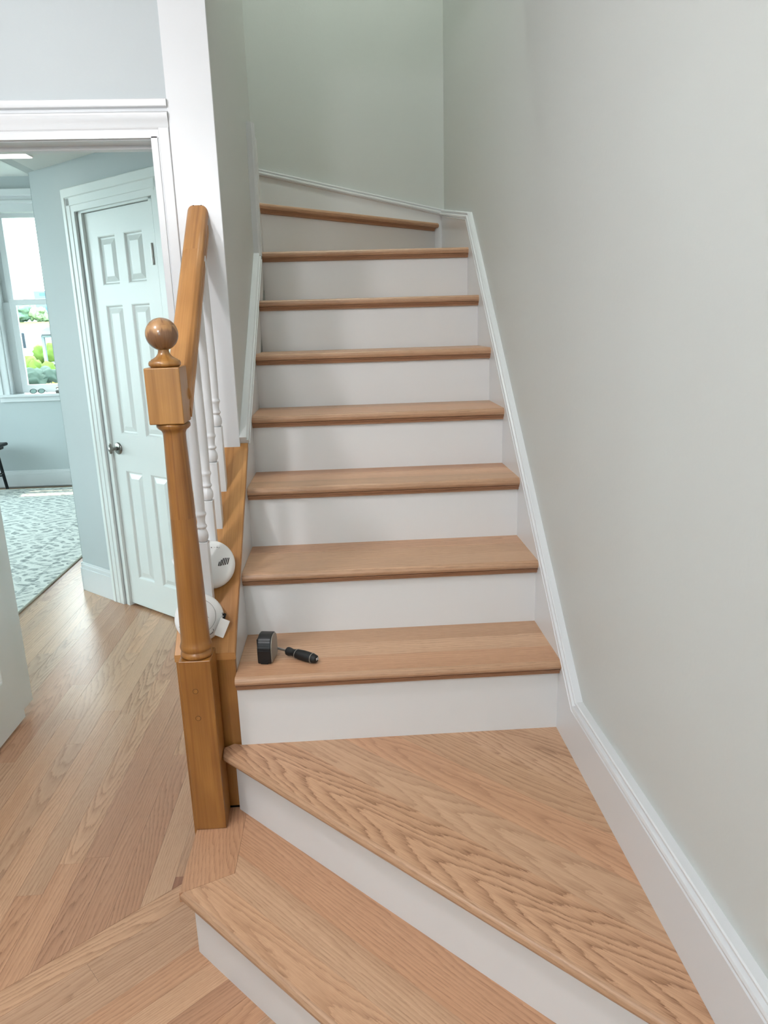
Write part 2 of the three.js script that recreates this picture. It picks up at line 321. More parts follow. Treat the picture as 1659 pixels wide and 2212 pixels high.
function straightTread(k) {
  const t = new THREE.Group(); t.name = 'tread'; stair.add(t);
  const z1 = NZ[k] - 0.012, z0 = NZ[k + 1] - OVER - 0.002, n = 3, depth = z1 - z0;
  for (let b = 0; b < n; b++) {
    const a1 = z1 - depth * b / n - (b ? 0.0002 : 0), a0 = z1 - depth * (b + 1) / n;
    mesh('board', prism([[0.0005, a0], [W, a0], [W, a1], [0.0005, a1]], H[k] - TT, H[k] - (b % 2 ? 0.0002 : 0), oakUV([0, (a0 + a1) / 2], [1, 0], [3, 6, 8, 10, 4, 5][(k * 3 + b * 2 + 1) % 6], rs() * 0.7, (rs() - 0.5) * 0.06)), M.tread[(k + b) % 4], t);
  }
  mesh('nosing', sweep([[0.0005, H[k], NZ[k]], [W, H[k], NZ[k]]], [0, 0, 1], halfRound(), { strip: [3, 6, 4, 8][k % 4], u0: rs() * 0.7 }), M.nosing, t);
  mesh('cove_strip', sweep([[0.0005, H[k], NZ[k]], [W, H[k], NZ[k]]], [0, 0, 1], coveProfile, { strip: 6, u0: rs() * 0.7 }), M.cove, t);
}
for (let k = 3; k <= 8; k++) straightTread(k);
for (let k = 3; k <= 9; k++) mesh('riser', box(0, W, H[k - 1] - 0.003, H[k] - TT, NZ[k] - OVER - 0.018, NZ[k] - OVER), M.riser, stair);
// winder treads at the foot
const D45 = [Math.SQRT1_2, Math.SQRT1_2];
function winder(k, poly, nose, cuts, strips, seamFrom) {
  const t = new THREE.Group(); t.name = 'tread'; stair.add(t);
  const [n0, n1] = nose, inset = 0.012 * Math.SQRT2;
  const dx = n1[0] - n0[0], dz = n1[1] - n0[1], L = Math.hypot(dx, dz), d = [dx / L, dz / L];
  cuts.forEach((c, i) => {
    const lo = cuts[i + 1] ?? -9, hi = c;                                // bands of s = distance out from the nose line (negative = behind)
    const nn = [-d[1], d[0]], c0 = n0[0] * nn[0] + n0[1] * nn[1];
    let p = clip(poly, nn[0], nn[1], c0 + hi - (i ? 0.0003 : 0)); p = clip(p, -nn[0], -nn[1], -(c0 + lo));
    if (p.length > 2) {
      const mid = hi - (lo < -8 ? 0.06 : (hi - lo) / 2), o = [n0[0] + nn[0] * mid, n0[1] + nn[1] * mid];
      mesh('board', prism(p, H[k] - TT, H[k], oakUV(o, d, strips[i], 0.12 + i * 0.13, 0)), M.tread[[2, 0, 3, 1, 0][i % 5]], t);
    }
  });
  mesh('nosing', sweep([[n0[0], H[k], n0[1]], [n1[0], H[k], n1[1]]], [-d[1], 0, d[0]], halfRound(), { strip: 3, u0: 0.1, cut0: seamFrom, cut1: [1, 0, 0] }), M.nosing, t);
  return t;
}
winder(2, [[-0.043, 0.019], [W, 0.891], [W, -0.022], [0, -0.022], [-0.02, -0.028], [-0.043, -0.012]], [[-0.043, 0.019], [W, 0.891]], [-0.012, -0.146, -0.247, -0.345, -0.44], [0, 1, 2, 9, 7], [1, 0, 0]);
const t1 = winder(1, [[-0.118, 0.266], [0, 0.213], [0, -0.03], [W, 0.8], [W, 1.2125]], [[-0.118, 0.266], [W, 1.213]], [-0.012, -0.085, -0.165], [11, 4, 10], [1, 0, 0.0]);
mesh('board', prism([[-0.119, 0.2655], [-0.0005, 0.2125], [-0.0005, -0.03], [-0.12, -0.03]], H[1] - TT, H[1], oakUV([-0.06, 0], [0, 1], 5, 0.3)), M.tread[3], t1);
const at45 = (p, q, y0, y1) => { const dx = q[0] - p[0], dz = q[1] - p[1], l = Math.hypot(dx, dz), nx = dz / l * 0.018, nz = -dx / l * 0.018; return prism([p, q, [q[0] + nx, q[1] + nz], [p[0] + nx, p[1] + nz]], y0, y1, (x, z) => [x, z]); };
mesh('riser', metric(at45([-0.0195, -0.0205], [W, 0.831], H[1] - 0.003, H[2] - TT)), M.riser, stair);
mesh('riser', metric(at45([-0.0923, 0.2514], [W, 1.172], -0.001, H[1] - TT)), M.riser, stair);
mesh('riser', box(-0.0923, -0.0743, 0, H[1] - TT, -0.03, 0.25), M.riser, stair);
// winders at the top: tread 9 and step 10
{
  const t9 = new THREE.Group(); t9.name = 'tread'; stair.add(t9);
  const r10 = [[-0.017, -1.459], [0.795, -2.187]];
  mesh('board', prism([[0.0005, NZ[9] - 0.012], [W, NZ[9] - 0.012], [W, -2.2], [0.795, -2.187], [0.0005, -1.447]], H[9] - TT, H[9], oakUV([0.4, -1.47], [1, 0], 6, 0.5)), M.tread[1], t9);
  mesh('nosing', sweep([[0.0005, H[9], NZ[9]], [W, H[9], NZ[9]]], [0, 0, 1], halfRound(), { strip: 4, u0: 0.3 }), M.nosing, t9);
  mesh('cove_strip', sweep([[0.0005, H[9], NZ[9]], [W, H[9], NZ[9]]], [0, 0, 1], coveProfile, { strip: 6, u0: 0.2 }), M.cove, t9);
  mesh('riser', metric(at45(r10[0], r10[1], H[9] - 0.003, H[10] - TT)), M.riser, stair);
  const t10 = new THREE.Group(); t10.name = 'tread'; stair.add(t10);
  const a = [0.0, -1.44], b = [0.814, -2.17], dx = b[0] - a[0], dz = b[1] - a[1], l = Math.hypot(dx, dz), out = [-dz / l, 0, dx / l];
  mesh('board', prism([[a[0] - out[0] * 0.012, a[1] - out[2] * 0.012], [b[0] - out[0] * 0.012, b[1] - out[2] * 0.012], [0.8, -2.187], [-0.28, -2.187], [-0.28, -1.78], [-0.02, -1.5]], H[10] - TT, H[10], oakUV([0.3, -1.8], [dx / l, dz / l], 8, 0.5)), M.tread[0], t10);
  mesh('nosing', sweep([[a[0], H[10], a[1]], [b[0], H[10], b[1]]], out, halfRound(), { strip: 3, u0: 0.3 }), M.nosing, t10);
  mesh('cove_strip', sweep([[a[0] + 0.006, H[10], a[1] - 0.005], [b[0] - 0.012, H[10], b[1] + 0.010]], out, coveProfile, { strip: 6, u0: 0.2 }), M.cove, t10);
}

// ------------------------------------------------------------------ skirting
const CAP = [[0, 0], [0.005, 0], [0.0075, -0.002], [0.0075, -0.006], [0.0045, -0.0085], [0.0045, -0.011], [0.0115, -0.0135], [0.0135, -0.018], [0.0125, -0.023], [0.009, -0.0255], [0.009, -0.0275], [0.0035, -0.0305], [0, -0.032]];
const capFor = (base) => CAP.map(([o, u]) => [o + (u < -0.026 ? base : base * 0.72), u]).concat([[0, -0.034]]).map((p, i) => (i === 0 ? [0, 0] : p));
{
  const top = [[-2.205, 1.966], [-1.405, 1.842], [0.128, 0.529], [1.24, 0.552]], low = top.map(([z, y]) => [z, y - 0.028]);
  const b = structure('baseboard_right');
  mesh('board', board('x', [...low, [1.24, 0.02], [1.24, -0.005], [-2.205, -0.005]], W, 0.847), M.trim, b);
  mesh('moulding', sweep(top.map(([z, y]) => [0.845, y, z]), [-1, 0, 0], capFor(0.016), { uvMode: 'm' }), M.trim, b);
}
const CAPY = (z) => 0.6296 - 0.842 * (z + 0.0269);
{
  const b = structure('baseboard_left');                                 // skirt on the open side, dying into the wall end above
  const wt = [[-0.525, 1.083], [-1.30, 1.697], [-1.318, 2.165]];
  mesh('board', board('x', [[-0.051, CAPY(-0.051) - 0.012], [-0.56, CAPY(-0.56) - 0.012], [-0.575, 1.095], [-1.318, 1.67], [-1.33, 2.14], [-1.50, 2.14], [-1.50, 1.85], [-1.4, 1.6], [-0.051, 0.30]], -0.021, 0.0), M.trim, b);
  mesh('moulding', sweep([[-0.021, 1.098, -0.545], [-0.021, 1.697, -1.300]], [1, 0, 0], capFor(0.02), { uvMode: 'm' }), M.trim, b);
  mesh('moulding', sweep([[-0.021, 1.69, -1.300], [-0.021, 2.165, -1.335]], [1, 0, 0], capFor(0.02).map(([o, u]) => [o, u + 0.0]), { uvMode: 'm' }), M.trim, b);
}
{
  const b = structure('baseboard_back');                                 // raked skirt over the top winder
  const slope = (2.169 - 1.966) / (-0.075 - 0.834), y = (x) => 1.966 + slope * (x - 0.834);
  mesh('board', board('z', [[0.8445, y(0.8445) - 0.028], [-0.9, y(-0.9) - 0.028], [-0.9, 1.6], [0.8445, 1.6]], -2.206, -2.187), M.trim, b);
  mesh('moulding', sweep([[0.8445, y(0.8445), -2.205], [-0.9, y(-0.9), -2.205]], [0, 0, 1], capFor(0.018), { uvMode: 'm' }), M.trim, b);
}

// ------------------------------------------------------------------ curb, newel, rail, balusters
{
  const at = [-0.0735, 0, -0.29], c = thing('stair_curb', 'low honey-stained wood curb with sloping cap that carries the white balusters', 'curb', at);
  const o = [[-0.03, 0.0], [-0.03, 0.6165], [-0.5595, CAPY(-0.5595) - 0.014], [-0.5595, 0.0]];
  mesh('side_panel', rel(mapleUV(board('x', o, -0.147, -0.129)), at), M.mapleDark, c);
  mesh('front_panel', rel(mapleUV(board('z', [[-0.129, 0.186], [-0.0005, 0.186], [-0.0005, 0.614], [-0.129, 0.614]], -0.05, -0.03)), at), M.mapleDark, c);
  mesh('core', rel(box(-0.129, -0.0215, 0.0, 0.58, -0.5, -0.052), at), M.dark, c);
  const cap = sweep([[-0.0727, CAPY(-0.0285), -0.0285], [-0.0727, CAPY(-0.5595), -0.5595]], [1, 0, 0], [[-0.0755, 0], [0.0735, 0], [0.075, -0.0015], [0.075, -0.0145], [-0.077, -0.0145], [-0.077, -0.0015]], { uvMode: 'maple', u0: 0.2, cut0: [0, 0, 1], cut1: [0, 0, 1] });
  mesh('cap', rel(cap, at), M.mapleLight, c);
}
{
  const at = [-0.0825, 0.18, 0.015], n = thing('newel_post', 'turned honey-stained newel post with square blocks and a ball finial', 'post', at), X = at[0], Z = at[2];
  const lower = mapleUV(box(X - 0.038, X + 0.038, 0.1803, 0.651, Z - 0.038, Z + 0.038, 0.0025), 0.13, 0.2);
  mesh('base_block', rel(lower, at), M.mapleDark, n);
  const turn = [[0.020, 0.650], [0.0375, 0.6515], [0.0385, 0.658], [0.0372, 0.664], [0.0345, 0.667], [0.0345, 0.669], [0.0375, 0.672], [0.0385, 0.678], [0.037, 0.684], [0.0352, 0.690], [0.0347, 0.698], [0.0335, 0.76], [0.031, 0.9], [0.0278, 1.05], [0.0252, 1.17], [0.0250, 1.196], [0.0262, 1.200], [0.0285, 1.204], [0.033, 1.207], [0.0368, 1.211], [0.0375, 1.216], [0.036, 1.2195], [0.02, 1.2205]];
  const sh = lathe(turn, 48); { const uv = sh.attributes.uv, p = sh.attributes.position; for (let i = 0; i < uv.count; i++) uv.setXY(i, uv.getX(i) * 0.42, p.getY(i)); }
  mesh('shaft', sh.translate(0, -at[1], 0), M.mapleDark, n);
  const X2 = -0.088; // the post leans a hair to the left
  mesh('top_block', rel(mapleUV(box(X2 - 0.038, X2 + 0.038, 1.2203, 1.343, Z - 0.038, Z + 0.038, 0.0025), 0.31, 0.4), at), M.maple, n);
  const fin = [[0.0, 1.343], [0.030, 1.3432], [0.0345, 1.347], [0.0348, 1.352], [0.0325, 1.3565], [0.0290, 1.3575], [0.0290, 1.3590], [0.0245, 1.361], [0.0170, 1.366], [0.0128, 1.372], [0.0115, 1.378], [0.0125, 1.381]];
  const neck = lathe(fin, 48); { const uv = neck.attributes.uv, p = neck.attributes.position; for (let i = 0; i < uv.count; i++) uv.setXY(i, uv.getX(i) * 0.4, p.getY(i)); }
  const f = mesh('finial', neck.translate(X2 - X, -at[1], 0), M.maple, n);
  mesh('ball', new THREE.SphereGeometry(0.0352, 48, 32).rotateY(1.2).translate(X2 - X, 1.413 - at[1], 0), M.ball, f, 'dark worn wooden ball');
  for (const y of [0.5715, 0.4985]) {
    const pl = mesh('plug', new THREE.CylinderGeometry(0.0058, 0.0058, 0.002, 24).rotateX(Math.PI / 2).translate(-0.004, y - at[1], 0.0375), M.mapleDark, n);
    mesh('plug_seam', new THREE.RingGeometry(0.0058, 0.0066, 28).translate(-0.004, y - at[1], 0.0383), M.dark, pl);
  }
}
const RAIL0 = [-0.0745, 1.301, -0.0225], RAIL1 = [-0.0875, 1.758, -0.548];
{
  const at = RAIL1, r = thing('handrail', 'honey-stained wooden handrail rising from the newel post to the white wall end', 'handrail', at);
  const prof = []; const w = 0.029;
  for (let i = 0; i <= 8; i++) { const a = i / 8 * Math.PI / 2; prof.push([w - 0.018 + 0.018 * Math.sin(a), -0.016 + 0.016 * Math.cos(a)]); }
  prof.push([w, -0.022], [w - 0.004, -0.025], [w - 0.0065, -0.029], [w - 0.0065, -0.036], [w - 0.003, -0.041], [w - 0.003, -0.056]);
  const full = [...prof.map(([a, b]) => [a, b]), ...prof.map(([a, b]) => [-a, b]).reverse()];
  const g = sweep([RAIL0, RAIL1], [1, 0, 0], full, { uvMode: 'maple', u0: 0.5, cut0: [0, 0, 1], cut1: [0, 0, 1], crease: 0.5 });
  mesh('rail', rel(g, at), M.mapleLight, r);
  for (const dx of [-0.009, 0.013]) mesh('nail_hole', new THREE.CylinderGeometry(0.0012, 0.0012, 0.002, 10).translate(dx, 0.0045 - 0.006, 0.008), M.dark, r);
}
{
  const names = ['nearest of the four, behind the newel post', 'second from the newel post, just behind the slotted smoke alarm', 'third from the newel post, one before the wall', 'farthest of the four, beside the white wall end'];
  const block = box(-0.0135, 0.0135, -0.02, 0.178, -0.0135, 0.0135, 0.0012);
  { const p = block.attributes.position; for (let i = 0; i < p.count; i++) if (p.getY(i) < 0.05) p.setY(i, -0.842 * p.getZ(i)); block.computeVertexNormals(); }
  const prof = [[0.0, 0.178], [0.0118, 0.1785], [0.0118, 0.182], [0.0142, 0.186], [0.0152, 0.193], [0.0148, 0.200], [0.0125, 0.206], [0.0102, 0.211], [0.0102, 0.214], [0.0128, 0.216], [0.0138, 0.219], [0.0128, 0.222], [0.0108, 0.224], [0.0100, 0.232], [0.0112, 0.242], [0.0122, 0.246], [0.0140, 0.2485], [0.0144, 0.2515], [0.0136, 0.2545], [0.0120, 0.257], [0.0117, 0.262], [0.0124, 0.30], [0.0122, 0.40], [0.0108, 0.52], [0.0092, 0.642], [0, 0.643]];
  const b0 = new THREE.Group();
  mesh('foot_block', block, M.balustrade, b0);
  mesh('turned_spindle', lathe(prof, 32), M.balustrade, b0);
  names.forEach((t, i) => {
    const z = -0.131 - 0.1003 * i, x = -0.0725 + 0.0026 * i;
    const b = i ? b0.clone() : b0; b.name = numbered('baluster'); b.position.set(x, CAPY(z), z);
    b.userData = { label: 'white turned baluster ' + t, category: 'baluster', group: 'white balusters on the wood curb' };
    scene.add(b);
  });
}

// ------------------------------------------------------------------ column board and doorway trim
{
  const c = structure('trim_1');                                          // white board on the wall end
  mesh('board', box(-0.1455, -0.0205, CAPY(-0.56) - 0.04, 5.0, -0.5605, -0.5485, 0.0015), M.trim, c);
  mesh('board', box(-0.1455, -0.1275, 0.0, CAPY(-0.56) - 0.03, -0.561, -0.5495), M.trim, c);
}
{
  const c = structure('trim_2');                                          // casing round the doorway
  const head = [[0, -0.002], [0.014, -0.002], [0.014, 0.016], [0.0128, 0.0175], [0.0128, 0.0185], [0.0155, 0.022], [0.0165, 0.028], [0.0185, 0.04], [0.022, 0.049], [0.0235, 0.054], [0.0225, 0.059], [0.019, 0.062], [0.010, 0.0635], [0.008, 0.067], [0.008, 0.0725], [0.011, 0.074], [0.0205, 0.0745], [0.0215, 0.0765], [0.0215, 0.0915], [0.0195, 0.0935], [0, 0.0945]];
  mesh('head_casing', sweep([[-0.1452, 1.934, -0.56], [-1.16, 1.934, -0.56]], [0, 0, 1], head, { uvMode: 'm' }), M.trim, c);
  mesh('side_casing', board('z', rect(-0.1965, -0.178, 0, 1.936), -0.561, -0.546, [], 0.001), M.trim, c);
  mesh('side_casing', board('z', rect(-0.1745, -0.1452, 0, 1.958), -0.561, -0.5435, [], 0.002), M.trim, c);
  mesh('side_casing', board('z', rect(-0.18, -0.17, 0, 1.95), -0.561, -0.549, [], 0.001), M.trim, c);
  mesh('jamb', merge([box(-0.2, -0.1465, 0, 1.932, -0.69, -0.561), box(-1.1, -0.19, 1.929, 1.944, -0.69, -0.558), box(-1.1, -1.08, 0, 1.93, -0.69, -0.558)]), M.trim, c);
  mesh('door_stop', merge([box(-1.08, -0.2, 1.918, 1.93, -0.645, -0.615, 0.002), box(-0.21, -0.2, 0, 1.92, -0.645, -0.615, 0.002)]), M.trim, c);
  mesh('back_casing', box(-1.14, -0.19, 1.94, 2.0, -0.705, -0.68, 0.003), M.trim, c);
}

// ------------------------------------------------------------------ doors
function leaf(w, h, th, columns, rows, parent) {                           // a six-panel leaf standing at x 0..w, front face at z = 0
  const holes = []; for (const c of columns) for (const r of rows) holes.push(rect(c[0], c[1], r[0], r[1]));
  const L = mesh('leaf', board('z', rect(0, w, 0, h), -th, 0, holes.map((p) => p), 0.0012), M.doorPaint, parent);
  for (const c of columns) for (const r of rows) {
    const [x0, x1] = c, [y0, y1] = r, ring = (i, z) => [[x0 + i, y0 + i, z], [x1 - i, y0 + i, z], [x1 - i, y1 - i, z], [x0 + i, y1 - i, z]];
    const levels = [ring(-0.002, -0.001), ring(0.002, -0.001), ring(0.008, -0.009), ring(0.014, -0.0095), ring(0.036, -0.0025), ring(0.038, -0.002)], P = [];
    for (let k = 0; k < levels.length - 1; k++) for (let e = 0; e < 4; e++) { const a = levels[k][e], b = levels[k][(e + 1) % 4], c2 = levels[k + 1][(e + 1) % 4], d = levels[k + 1][e]; P.push(...a, ...b, ...c2, ...a, ...c2, ...d); }
    const t = levels[levels.length - 1]; P.push(...t[0], ...t[1], ...t[2], ...t[0], ...t[2], ...t[3]);
    const g = new THREE.BufferGeometry(); g.setAttribute('position', new THREE.Float32BufferAttribute(P, 3)); g.computeVertexNormals(); metric(g);
    mesh('panel', g, M.doorPaint, L);
  }
  return L;
}
{
  const d = structure('door_1'); d.position.copy(CW.position); d.rotation.copy(CW.rotation);
  const hold = new THREE.Group(); hold.name = 'door'; hold.position.set(0.054, 0.014, -0.011); d.add(hold);
  leaf(0.520, 1.941, 0.034, [[0.092, 0.228], [0.300, 0.436]], [[0.155, 0.728], [0.915, 1.525], [1.617, 1.832]], hold);
  const knob = new THREE.Group(); knob.name = 'handle'; knob.position.set(0.051, 0.838, 0); hold.add(knob);
  mesh('rosette', lathe([[0, 0], [0.030, 0], [0.030, 0.004], [0.026, 0.008], [0.012, 0.010], [0.0, 0.010]], 40).rotateX(Math.PI / 2), M.nickel, knob);
  const lever = [[0, 0.01], [0.009, 0.01], [0.008, 0.022], [0.0085, 0.03], [0.012, 0.036], [0.013, 0.046], [0.0115, 0.052], [0, 0.053]];
  mesh('spindle', lathe(lever, 28).rotateX(Math.PI / 2), M.nickel, knob);
  mesh('lever', new RoundedBoxGeometry(0.014, 0.052, 0.012, 3, 0.005).translate(0, 0.004, 0.045), M.nickel, knob);
  mesh('hinge', new THREE.CylinderGeometry(0.006, 0.006, 0.089, 16).translate(0.5205, 1.738 - 0.014, 0.0155), M.nickel, hold, 'brushed metal hinge');
  mesh('hinge', new THREE.CylinderGeometry(0.006, 0.006, 0.089, 16).translate(0.5205, 0.22, 0.0155), M.nickel, hold, 'brushed metal hinge');
  const cs = [[0.012, 0.02], [0.004, 0.032], [-0.012, 0.026], [-0.034, 0.03], [-0.062, 0.018]];
  mesh('jamb', merge([box(0.028, 0.052, 0, 1.972, -0.11, 0.003), box(0.577, 0.6, 0, 1.972, -0.11, 0.003), box(0.03, 0.6, 1.957, 1.973, -0.11, 0.003), box(0.052, 0.064, 0, 1.957, -0.07, -0.053), box(0.565, 0.577, 0, 1.957, -0.07, -0.053), box(0.05, 0.577, 1.945, 1.957, -0.07, -0.053)]), M.doorPaint, d);
  const sideC = (x, s) => merge([board('z', rect(Math.min(x, x + s * 0.030), Math.max(x, x + s * 0.030), 0, 1.985), 0, 0.014, [], 0.0015), board('z', rect(Math.min(x + s * 0.027, x + s * 0.062), Math.max(x + s * 0.027, x + s * 0.062), 0, 2.03), 0, 0.0165, [], 0.0025), board('z', rect(Math.min(x + s * 0.06, x + s * 0.09), Math.max(x + s * 0.06, x + s * 0.09), 0, 2.06), 0, 0.0205, [], 0.004)]);
  mesh('casing', sideC(0.014, -1), M.doorPaint, d); mesh('casing', sideC(0.615, 1), M.doorPaint, d);
  mesh('casing', merge([board('z', rect(-0.014, 0.64, 1.966, 1.998), 0, 0.0141, [], 0.0015), board('z', rect(-0.045, 0.68, 1.994, 2.034), 0, 0.0165, [], 0.0025), board('z', rect(-0.076, 0.705, 2.03, 2.073), 0, 0.021, [], 0.004)]), M.doorPaint, d);
}
{
  const b = structure('baseboard_closet'); b.position.copy(CW.position); b.rotation.copy(CW.rotation);
  mesh('board', merge([box(-0.385, -0.075, 0, 0.135, 0, 0.014, 0.002), box(-0.39, -0.374, 0, 0.135, -0.1, 0.014, 0.002)]), M.trim, b);
  mesh('moulding', merge([box(-0.383, -0.075, 0.134, 0.158, 0, 0.010, 0.003), box(-0.381, -0.075, 0.156, 0.168, 0, 0.006, 0.002), box(-0.386, -0.374, 0.134, 0.164, -0.1, 0.01, 0.003)]), M.trim, b);
}
{
  const d = structure('door_2', [-0.957, 0.012, -0.112]); d.rotation.y = Math.PI / 2;      // leaf standing open at the left edge
  leaf(0.76, 1.95, 0.035, [[0.12, 0.335], [0.425, 0.64]], [[0.205, 0.74], [0.95, 1.52], [1.62, 1.84]], d);
  mesh('edge_strip', box(0.752, 0.864, 0.016, 1.95, -0.032, -0.012, 0.002), M.doorPaint, d);
}

// ------------------------------------------------------------------ bedroom window and what lies in the room
{
  const w = structure('window_1');
  const { x0, x1, y0, y1 } = BW, cx = (x0 + x1) / 2;
  mesh('casing', merge([box(x0 - 0.09, x0 - 0.05, 0.87, 2.5, -5.3, -5.272, 0.004), box(x0 - 0.055, x0 + 0.004, 0.87, 2.5, -5.3, -5.282, 0.004), box(x1 - 0.004, x1 + 0.09, 0.87, 2.5, -5.3, -5.275, 0.004)]), M.trim, w);
  mesh('head_casing', merge([box(x0 - 0.09, x1 + 0.09, 2.455, 2.53, -5.3, -5.28, 0.003), box(x0 - 0.1, x1 + 0.1, 2.52, 2.55, -5.3, -5.262, 0.006), box(x0 - 0.09, x1 + 0.09, 2.545, 2.585, -5.3, -5.28, 0.004), box(x0 - 0.115, x1 + 0.115, 2.58, 2.64, -5.3, -5.25, 0.008)]), M.trim, w);
  mesh('jamb', merge([box(x0, x0 + 0.014, y0, y1, -5.46, -5.3), box(x1 - 0.014, x1, y0, y1, -5.46, -5.3), box(x0, x1, y1 - 0.04, y1, -5.46, -5.3), box(x0 + 0.014, x0 + 0.07, y0, y1, -5.45, -5.435, 0.002), box(x1 - 0.07, x1 - 0.014, y0, y1, -5.45, -5.435, 0.002), box(x0 + 0.014, x0 + 0.09, y0, 1.7, -5.41, -5.39, 0.002), box(x1 - 0.09, x1 - 0.014, y0, 1.7, -5.41, -5.39, 0.002)]), M.trim, w);
  mesh('sill', box(x0 - 0.1, x1 + 0.1, 0.852, 0.876, -5.46, -5.25, 0.004), M.trim, w);
  mesh('apron', box(x0 - 0.09, x1 + 0.09, 0.806, 0.852, -5.3, -5.28, 0.003), M.trim, w);
  const sash = (a0, a1, b0, b1, z, rail) => {
    const s = mesh('sash', board('z', rect(a0, a1, b0, b1), z - 0.03, z, [rect(a0 + 0.056, a1 - 0.056, b0 + rail, b1 - 0.05)], 0.003), M.trim, w);
    mesh('pane', new THREE.PlaneGeometry(a1 - a0 - 0.12, b1 - b0 - rail - 0.05).translate((a0 + a1) / 2, (b0 + rail + b1 - 0.05) / 2, z - 0.015), M.glass, s);
  };
  sash(x0 + 0.06, x1 - 0.06, 1.675, 2.475, -5.41, 0.045);
  sash(x0 + 0.085, x1 - 0.085, 0.88, 1.725, -5.375, 0.075);
}
for (const z0 of [-4.95, -3.5, -2.05]) {                                    // unseen side-wall windows, added so more daylight brightens the bedroom
  const w = structure('window_' + (z0 < -4 ? 2 : z0 < -3 ? 4 : 5)), z1 = z0 + 1.2;
  mesh('frame', board('x', rect(z0 - 0.06, z1 + 0.06, 0.55, 2.55), -4.64, -4.58, [rect(z0 + 0.05, z1 - 0.05, 0.65, 2.44)], 0.003), M.trim, w);
  mesh('rail', box(-4.64, -4.6, 1.53, 1.57, z0 + 0.04, z1 - 0.04, 0.003), M.trim, w);
  mesh('pane', new THREE.PlaneGeometry(1.1, 1.8).rotateY(Math.PI / 2).translate(-4.62, 1.545, (z0 + z1) / 2), M.glass, w);
}
{
  const b = structure('baseboard_bedroom');
  mesh('board', box(-4.6, -1.22, 0, 0.118, -5.3, -5.284, 0.002), M.trim, b);
  mesh('moulding', merge([box(-4.6, -1.22, 0.117, 0.14, -5.3, -5.287, 0.004), box(-4.6, -1.22, 0.138, 0.155, -5.3, -5.292, 0.003)]), M.trim, b);
}
{
  const rx0 = -4.2, rx1 = -1.45, rz0 = -5.13, rz1 = -1.6, TW = 1024, TH = 1024;
  const rugTex = texture(TW, TH, (i, j, c) => {
    const x = i / TW * (rx1 - rx0), z = j / TH * (rz1 - rz0), wx = x + 0.05 * fbm(x * 5, z * 5 + 8, 3), wz = z + 0.05 * fbm(x * 5 + 20, z * 5, 3);
    const edge = Math.min(x, rx1 - rx0 - x, z, rz1 - rz0 - z);
    const scroll = Math.abs(Math.sin(wx * 31 + 2.6 * Math.sin(wz * 15)) * Math.cos(wz * 34 + 2.3 * Math.sin(wx * 14)));
    const line = smooth(scroll, 0.34, 0.10) * 0.75, worn = smooth(fbm(x * 34, z * 80, 4), -0.10, 0.24), rows = 0.10 * noise(x * 40, z * 260), fleck = smooth(noise(x * 150, z * 190), 0.35, 0.8);
    const border = Math.abs(edge - 0.12) < 0.012 || Math.abs(edge - 0.34) < 0.012 ? 0.6 : 0;
    const d = clamp((line + border) * (0.25 + 0.85 * worn) + 0.30 * fleck * worn + rows, 0, 1);
    c[0] = 224 - 84 * d; c[1] = 223 - 80 * d; c[2] = 216 - 76 * d;
  });
  const at = [(rx0 + rx1) / 2, 0.0005, (rz0 + rz1) / 2], r = thing('rug', 'pale distressed grey and white patterned rug on the bedroom floor', 'rug', at);
  const g = new RoundedBoxGeometry(rx1 - rx0, 0.009, rz1 - rz0, 2, 0.003).translate(0, 0.0045, 0); const p = g.attributes.position, uv = g.attributes.uv;
  for (let i = 0; i < uv.count; i++) uv.setXY(i, p.getX(i) / (rx1 - rx0) + 0.5, p.getZ(i) / (rz1 - rz0) + 0.5);
  mesh('pile', g, std({ map: rugTex, roughness: 0.95, bumpMap: rugTex, bumpScale: 0.003 }), r);
  const hx = (rx1 - rx0) / 2, hz = (rz1 - rz0) / 2;
  mesh('binding', merge([tube([hx, 0.005, -hz], [hx, 0.005, hz], 0.0065), tube([-hx, 0.005, -hz], [-hx, 0.005, hz], 0.0065), tube([-hx, 0.005, -hz], [hx, 0.005, -hz], 0.0065), tube([-hx, 0.005, hz], [hx, 0.005, hz], 0.0065)]), std({ color: 0xb9b5a6, roughness: 0.9 }), r);
}
{
  const at = [-3.06, 0, -4.99], s = thing('stool', 'black metal stool with splayed legs under the bedroom window', 'stool', at);
  mesh('seat', new RoundedBoxGeometry(0.46, 0.03, 0.36, 4, 0.014).translate(0, 0.437, 0), M.blackMetal, s);
  mesh('seat_rim', new RoundedBoxGeometry(0.40, 0.035, 0.30, 4, 0.012).translate(0, 0.41, 0), M.blackMetal, s);
  for (const sx of [-1, 1]) for (const sz of [-1, 1]) {
    const g = tube([sx * 0.135, 0.42, sz * 0.12], [sx * 0.165, 0.011, sz * 0.16], 0.016, 0.014, 16);
    mesh('leg', g, M.blackMetal, s);
  }
  for (const sz of [-1, 1]) mesh('stretcher', tube([-0.155, 0.14, sz * 0.147], [0.155, 0.14, sz * 0.147], 0.008), M.blackMetal, s);
  for (const sx of [-1, 1]) mesh('stretcher', tube([sx * 0.157, 0.17, -0.145], [sx * 0.157, 0.17, 0.145], 0.008), M.blackMetal, s);
}
